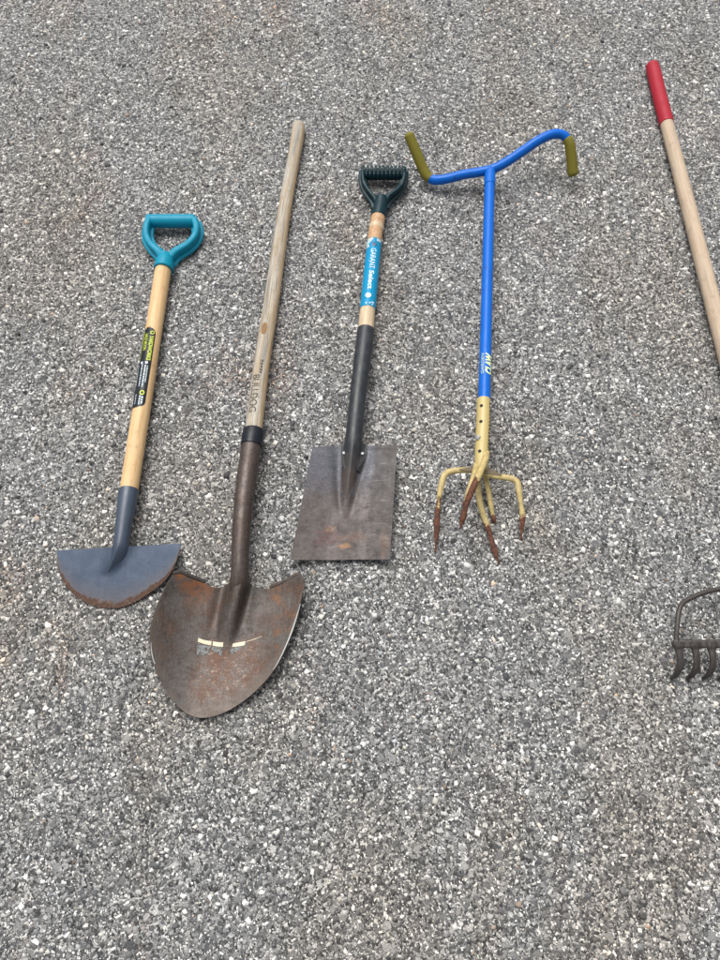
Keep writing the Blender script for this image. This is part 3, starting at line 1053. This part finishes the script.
dsk = Axis([(365.9, 330, .030, 17.4), (363.6, 350, .033, 17.6), (358.8, 388, .037, 16.6), (356, 415, .037, 16.4), (354.1, 434, .034, 17), (353, 446, .031, 18.6), (350.6, 468, .0220, 19), (348, 490, .0150, 16), (345.8, 513, .0095, 8)], 70)
mb = MB()
tube(mb, dsk, 32, ('flat', 0), ('round', .003), uvnorm=True, sup=lambda x: 1 + .42 * sstep(.5, .75, x))
sk = mb.build('socket', m_dsock, D)


def dz(u, v, s=0, t=0):
    w = (v - 446) / 114.0
    z = .010 + .021 * (1 - w)
    uc = 355 - 15 * w
    q = (u - uc) / 45.0
    z += .013 * max(0, abs(q) - .30) ** 1.2 + .004 * max(0, w - .6)
    z -= .004 * (1 - sstep(0, .05, w))
    d = (u - (353.5 - 8 * w / .58)) / (12 - 8 * min(1, w / .62))
    z += .006 * math.exp(-d * d) * (1 - sstep(.35, .62, w))
    z -= .0045 * math.exp(-((abs(d) - 1.25) / .62) ** 2) * (1 - sstep(.42, .66, w))
    return z


Tn = [(312.6 + (397.2 - 312.6) * i / 6, 446.8 - 1.8 * i / 6) for i in range(7)]
Bn = [(290.5 + (390 - 290.5) * i / 6, 559.8 + .5 * math.sin(i) * .5) for i in range(7)]
mb = MB()
grid(mb, Tn, Bn, dz, 70, 60, .0022)
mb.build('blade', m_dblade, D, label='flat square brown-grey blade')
for keys, rv in (([(344.5, 443.5), (341.2, 446.5), (341.3, 457), (344, 468), (347.5, 470), (348.5, 446)], (343.9, 453)),
                 ([(361, 443), (365.6, 444), (366.5, 452), (364.5, 460), (360, 472), (356.5, 470), (358, 446)], (362.6, 453.6))):
    mb = MB()
    sheet_on(mb, keys, lambda u, v: dz(u, v) + .0035, .002)
    lug = mb.build('lug', m_dsteel, sk, smooth=False)
    mb = MB()
    disc(mb, at(rv[0], rv[1], dz(*rv) + .0052), (0, 0, 1), .0032, .0012)
    mb.build('rivet', mat_flat('bare_rivet_steel', (.30, .33, .34), .5, .4, .5), sk)

# ================================================================== 4. twist claw
K = thing('claw_cultivator', 'blue and yellow twist claw cultivator with olive handlebar grips and rusty tines', 'cultivator', at(484, 400, 0))
m_blue = mat_plastic('blue_enamel', (.001, .108, .48), .30, .3, (.02, .035, .08))
m_olive = mat_plastic('olive_rubber', (.165, .143, .020), .55, .5)
m_yel = mat_paint_steel('cream_yellow_paint', (.46, .36, .145), .45, .45, (.17, .105, .05))
mb = MB()
tube(mb, Axis([(426.2, 174.8, .028, 8.4), (428.6, 177.6, .026, 8.8), (432, 179.4, .025, 9.2), (437, 180.2, .026, 9.4), (448, 178.6, .031, 9.3), (463, 174.8, .037, 9.2), (478, 172.3, .043, 9.2), (491, 169.6, .049, 9.4), (502, 164.6, .056, 9.4), (512.4, 158.2, .064, 9.4), (524, 150.2, .074, 9.4), (536, 142, .083, 9.4), (546, 136.6, .089, 9.4), (554, 134, .091, 9.4), (561, 134.4, .090, 9.2), (565.5, 137, .087, 9), (568.3, 141, .082, 8.6)], 100), 22)
mb.build('handlebar', m_blue, K)
for keys in ([(430.2, 178.6, .0255, 9.4), (427.6, 176.6, .027, 10.2), (425.3, 173.2, .031, 10.5), (422.3, 167.2, .039, 10.5), (415.6, 151, .062, 10.5), (409.2, 135.8, .083, 10.3)],
             [(566.9, 138.6, .085, 9.4), (568.7, 141.4, .082, 10.1), (570.2, 147, .074, 10.6), (571.8, 160, .054, 10.6), (573.0, 173.3, .034, 10.6)]):
    mb = MB()
    tube(mb, Axis(keys, 40), 24, ('flat', 0), ('round', .008))
    mb.build('hand_grip', m_olive, K)
kst = Axis([(490.3, 170, .048, 10), (489.6, 186, .048, 10.2), (487, 290, .051, 11.2), (484.2, 402, .055, 12.2)], 60)
mb = MB()
tube(mb, kst, 28, ('round', .004))
mb.build('stem', m_blue, K)
mb = MB()
tube(mb, Axis([(490.2, 171, .048, 10.6), (489.9, 178, .048, 11.2), (489.7, 185, .048, 11.4)], 10), 26)
mb.build('collar', m_blue, K)
mb = MB()
q0, q1 = lmark(kst, 376.5), lmark(kst, 356)
text_on(mb, kst, 'CLAW', q0, q1, 1.15, -.12, .0007, .045, .25)
mb.build('lettering', mat_sticker('lime_print', (.70, .80, .38), (.2, .45, .5), .05, .4), K, smooth=False)
mb = MB()
text_on(mb, kst, 'GARDEN', q0, q1, -.34, -.85, .0006, .0, .25)
mb.build('lettering', mat_sticker('pale_lime_print', (.50, .66, .50), (.1, .25, .5), .6, .4), K, smooth=False)

ksl = Axis([(483.6, 399.5, .055, 13.6), (483.2, 420, .054, 13.8), (482, 445, .053, 13.8), (481.4, 462, .052, 13.6), (481.2, 470, .051, 12.5)], 40)
mb = MB()
tube(mb, ksl, 30)
slv = mb.build('head_sleeve', m_yel, K)
m_hole = mat_flat('dark_hole', (.012, .011, .010), .8)
for v, th in ((408.7, -.42), (424.5, -.42), (453.8, -.40)):
    mb = MB()
    c = ksl.surf(lmark(ksl, v), th, 0)
    disc(mb, c - np.array([0, 0, .0012]), (math.sin(th), 0, math.cos(th)), .0034, .0018, 14, .1)
    mb.build('hole', m_hole, slv)
for i in range(15):
    v = 405 + i * 3.6
    th = 1.02
    mb = MB()
    c = ksl.surf(lmark(ksl, v), th, -.0012)
    disc(mb, c, (math.sin(th), 0, math.cos(th)), .0024, .0018, 10, .1)
    mb.build('hole', m_hole, slv)
mb = MB()
c = ksl.surf(lmark(ksl, 440), -.75, -.001)
disc(mb, c, (-.8, -.15, .7), .0058, .005, 6, .2)
mb.build('bolt', mat_flat('zinc_bolt', (.45, .46, .44), .35, .5), slv)
tines = [
    ([(480, 468.5, .050), (470, 470, .050), (458, 470.5, .050), (448.5, 472, .050), (443.8, 476.5, .050), (441.5, 485, .048), (438.8, 500.8, .042), (436.8, 525, .030), (435.6, 552, .016)], 7.0),
    ([(483, 471, .050), (492, 475.4, .050), (504, 477.3, .050), (513, 479, .050), (517.6, 483, .050), (519, 491, .048), (520.8, 503, .043), (522.4, 517, .036), (521, 538.5, .024)], 7.0),
    ([(486.6, 452, .056), (485, 460, .070), (479.6, 473.5, .090), (474.5, 484.5, .098), (468, 500, .090), (464, 513, .078), (460.2, 528, .064)], 7.4),
    ([(476.5, 464, .052), (475, 472, .066), (472.2, 482, .078), (469, 491, .078), (466, 501, .070), (464, 508, .060)], 6.6),
    ([(480, 466, .046), (478, 478, .026), (478.6, 493, .016), (481.4, 508.7, .013), (488.3, 528.5, .011), (493, 545, .009), (498.4, 562, .006)], 7.0),
    ([(482, 468, .046), (486, 479, .030), (488.6, 492, .018), (490.8, 505, .012), (493, 516, .008), (495.6, 523, .005)], 6.0),
]
for (keys, w), thr in zip(tines, (.56, .74, .46, .80, .60, .84)):
    n = len(keys)
    k2 = []
    for i, (u, v, z) in enumerate(keys):
        x = i / (n - 1)
        k2.append((u, v, z, w * .9))
    mb = MB()
    tube(mb, Axis(k2, 44), 16, ('flat', 0), ('round', .003), uvnorm=True, flat=.85,
         rscale=lambda x: (1.0 if x < .62 else 1.0 - .25 * sstep(.62, .75, x) + .22 * sstep(.75, .88, x)) * (1 - .72 * sstep(.88, 1.0, x)))
    mb.build('tine', mat_tine(thr), K)
for keys in ([(478, 464), (470, 467), (459, 469), (460.5, 470.5), (472, 471.5), (479, 473)], [(486, 466), (493, 470), (502, 474.5), (501, 476), (490, 474.5), (484, 473)]):
    mb = MB()
    sheet_on(mb, keys, lambda u, v: .054, .002)
    mb.build('gusset', mat_paint_steel('dirty_yellow_gusset', (.10, .075, .035), .6, .5), K, smooth=False)

# ================================================================== 5. bow rake
W = thing('bow_rake', 'bow rake with a red grip on its wooden shaft and a dark steel toothed head', 'rake', at(720, 345, 0))
m_red = mat_plastic('red_rubber', (.31, .014, .028), .5, .5)
m_rwood = mat_wood('dusty_tan_wood', (.50, .385, .275), (.43, .325, .23), (.37, .275, .19), grey=(.47, .395, .315), weather=.4, grain=.3)
m_rhead = mat_rusty('dark_brown_rake_steel', (.050, .044, .041), (.045, .036, .032), (.11, .052, .03), .5, .15, .25, .5)
mb = MB()
tube(mb, Axis([(652.2, 66, .018, 12.6), (654.5, 75, .018, 13.6), (660, 98, .019, 13.6), (666.8, 124, .020, 14.0)], 30), 28, ('round', .007))
mb.build('hand_grip', m_red, W)
mb = MB()
tube(mb, Axis([(665.8, 120, .020, 12.6), (690, 213, .023, 14.3), (721, 335, .030, 16), (778, 556, .047, 19)], 70), 30)
mb.build('handle', m_rwood, W)
mb = MB()
tube(mb, Axis([(776, 546, .047, 21), (779.5, 562, .048, 20), (783, 580, .049, 15), (784.5, 590, .049, 12)], 16), 26)
mb.build('ferrule', m_rhead, W)
bow = [(784.5, 582), (768, 583), (745, 584.8), (722, 588.4), (706, 592), (693, 597), (683.2, 602.8), (679.0, 611), (677.4, 623), (676.6, 634), (676.6, 643)]
mb = MB()
tube(mb, Axis([(u, v, .049, 6.2 if i < 3 else 5.0) for i, (u, v) in enumerate(bow)], 60), 16)
bowr = [(1569 - u, v) for u, v in bow]
tube(mb, Axis([(u, v, .049, 6.2 if i < 3 else 5.0) for i, (u, v) in enumerate(bowr)], 60), 16)
mb.build('bow', m_rhead, W)
mb = MB()
hb = Axis([(674.4, 643.8, .048, 8.4), (784.5, 643.8, .048, 8.4), (894.6, 643.8, .048, 8.4)], 20)
tube(mb, hb, 20, sup=.5, hgt=.004)
# webs that round the gaps between the teeth
mb.build('head_bar', m_rhead, W)
for i in range(14):
    u = 678.4 + i * 16.32
    p0 = at(u, 645, .048)
    sc_ = mpp(p0)
    keyw = [(0, .004, 0, 1.7), (0, -.003, -.0005, 1.45), (0, -.008, -.0012, 1.0), (.0005, -.019, -.002, .86), (.0005, -.033, -.007, .84), (-.001, -.043, -.016, .82), (-.0025, -.050, -.029, .72), (-.0045, -.053, -.043, .5)]
    mb = MB()
    ax = Axis(None, 26, world=[(p0[0] + a, p0[1] + b, p0[2] + c, 3.9 * sc_ * k) for a, b, c, k in keyw])
    tube(mb, ax, 14, ('flat', 0), ('round', .002), flat=.7, sup=.7)
    mb.build('tine', m_rhead, W)

# ------------------------------------------------------------------ light: bright overcast
SUN_EL, SUN_AZ = R(62), R(-25)         # from beyond the tools, a little to the left
w = bpy.data.worlds.new('World')
SC.world = w
w.use_nodes = True
nt = w.node_tree
bg = nt.nodes['Background']
sky = nt.nodes.new('ShaderNodeTexSky')
sky.sky_type = 'NISHITA'
sky.sun_disc = False
sky.sun_elevation = SUN_EL
sky.sun_rotation = SUN_AZ
sky.air_density = 1.0
sky.dust_density = 6.0
sky.ozone_density = 1.0
hs = nt.nodes.new('ShaderNodeHueSaturation')       # cloud cover takes the blue out of the sky
hs.inputs['Saturation'].default_value = .18
nt.links.new(sky.outputs[0], hs.inputs['Color'])
nt.links.new(hs.outputs[0], bg.inputs['Color'])
bg.inputs['Strength'].default_value = .115
ld = bpy.data.lights.new('sun', 'SUN')
ld.energy = 1.9
ld.angle = R(42)
ld.color = (1.0, .985, .965)
sun = bpy.data.objects.new('sun', ld)
d = Vector((math.sin(SUN_AZ) * math.cos(SUN_EL), math.cos(SUN_AZ) * math.cos(SUN_EL), math.sin(SUN_EL)))
sun.rotation_euler = d.to_track_quat('Z', 'Y').to_euler()
sun.location = d * 5
COL.objects.link(sun)

SC.view_settings.view_transform = 'Standard'
SC.view_settings.look = 'None'
SC.view_settings.gamma = 1
SC.view_settings.use_curve_mapping = False
SC.view_settings.exposure = .44
SC.cycles.max_bounces = 6
for o in list(SC.objects):
    if '_loc' in o:
        del o['_loc']
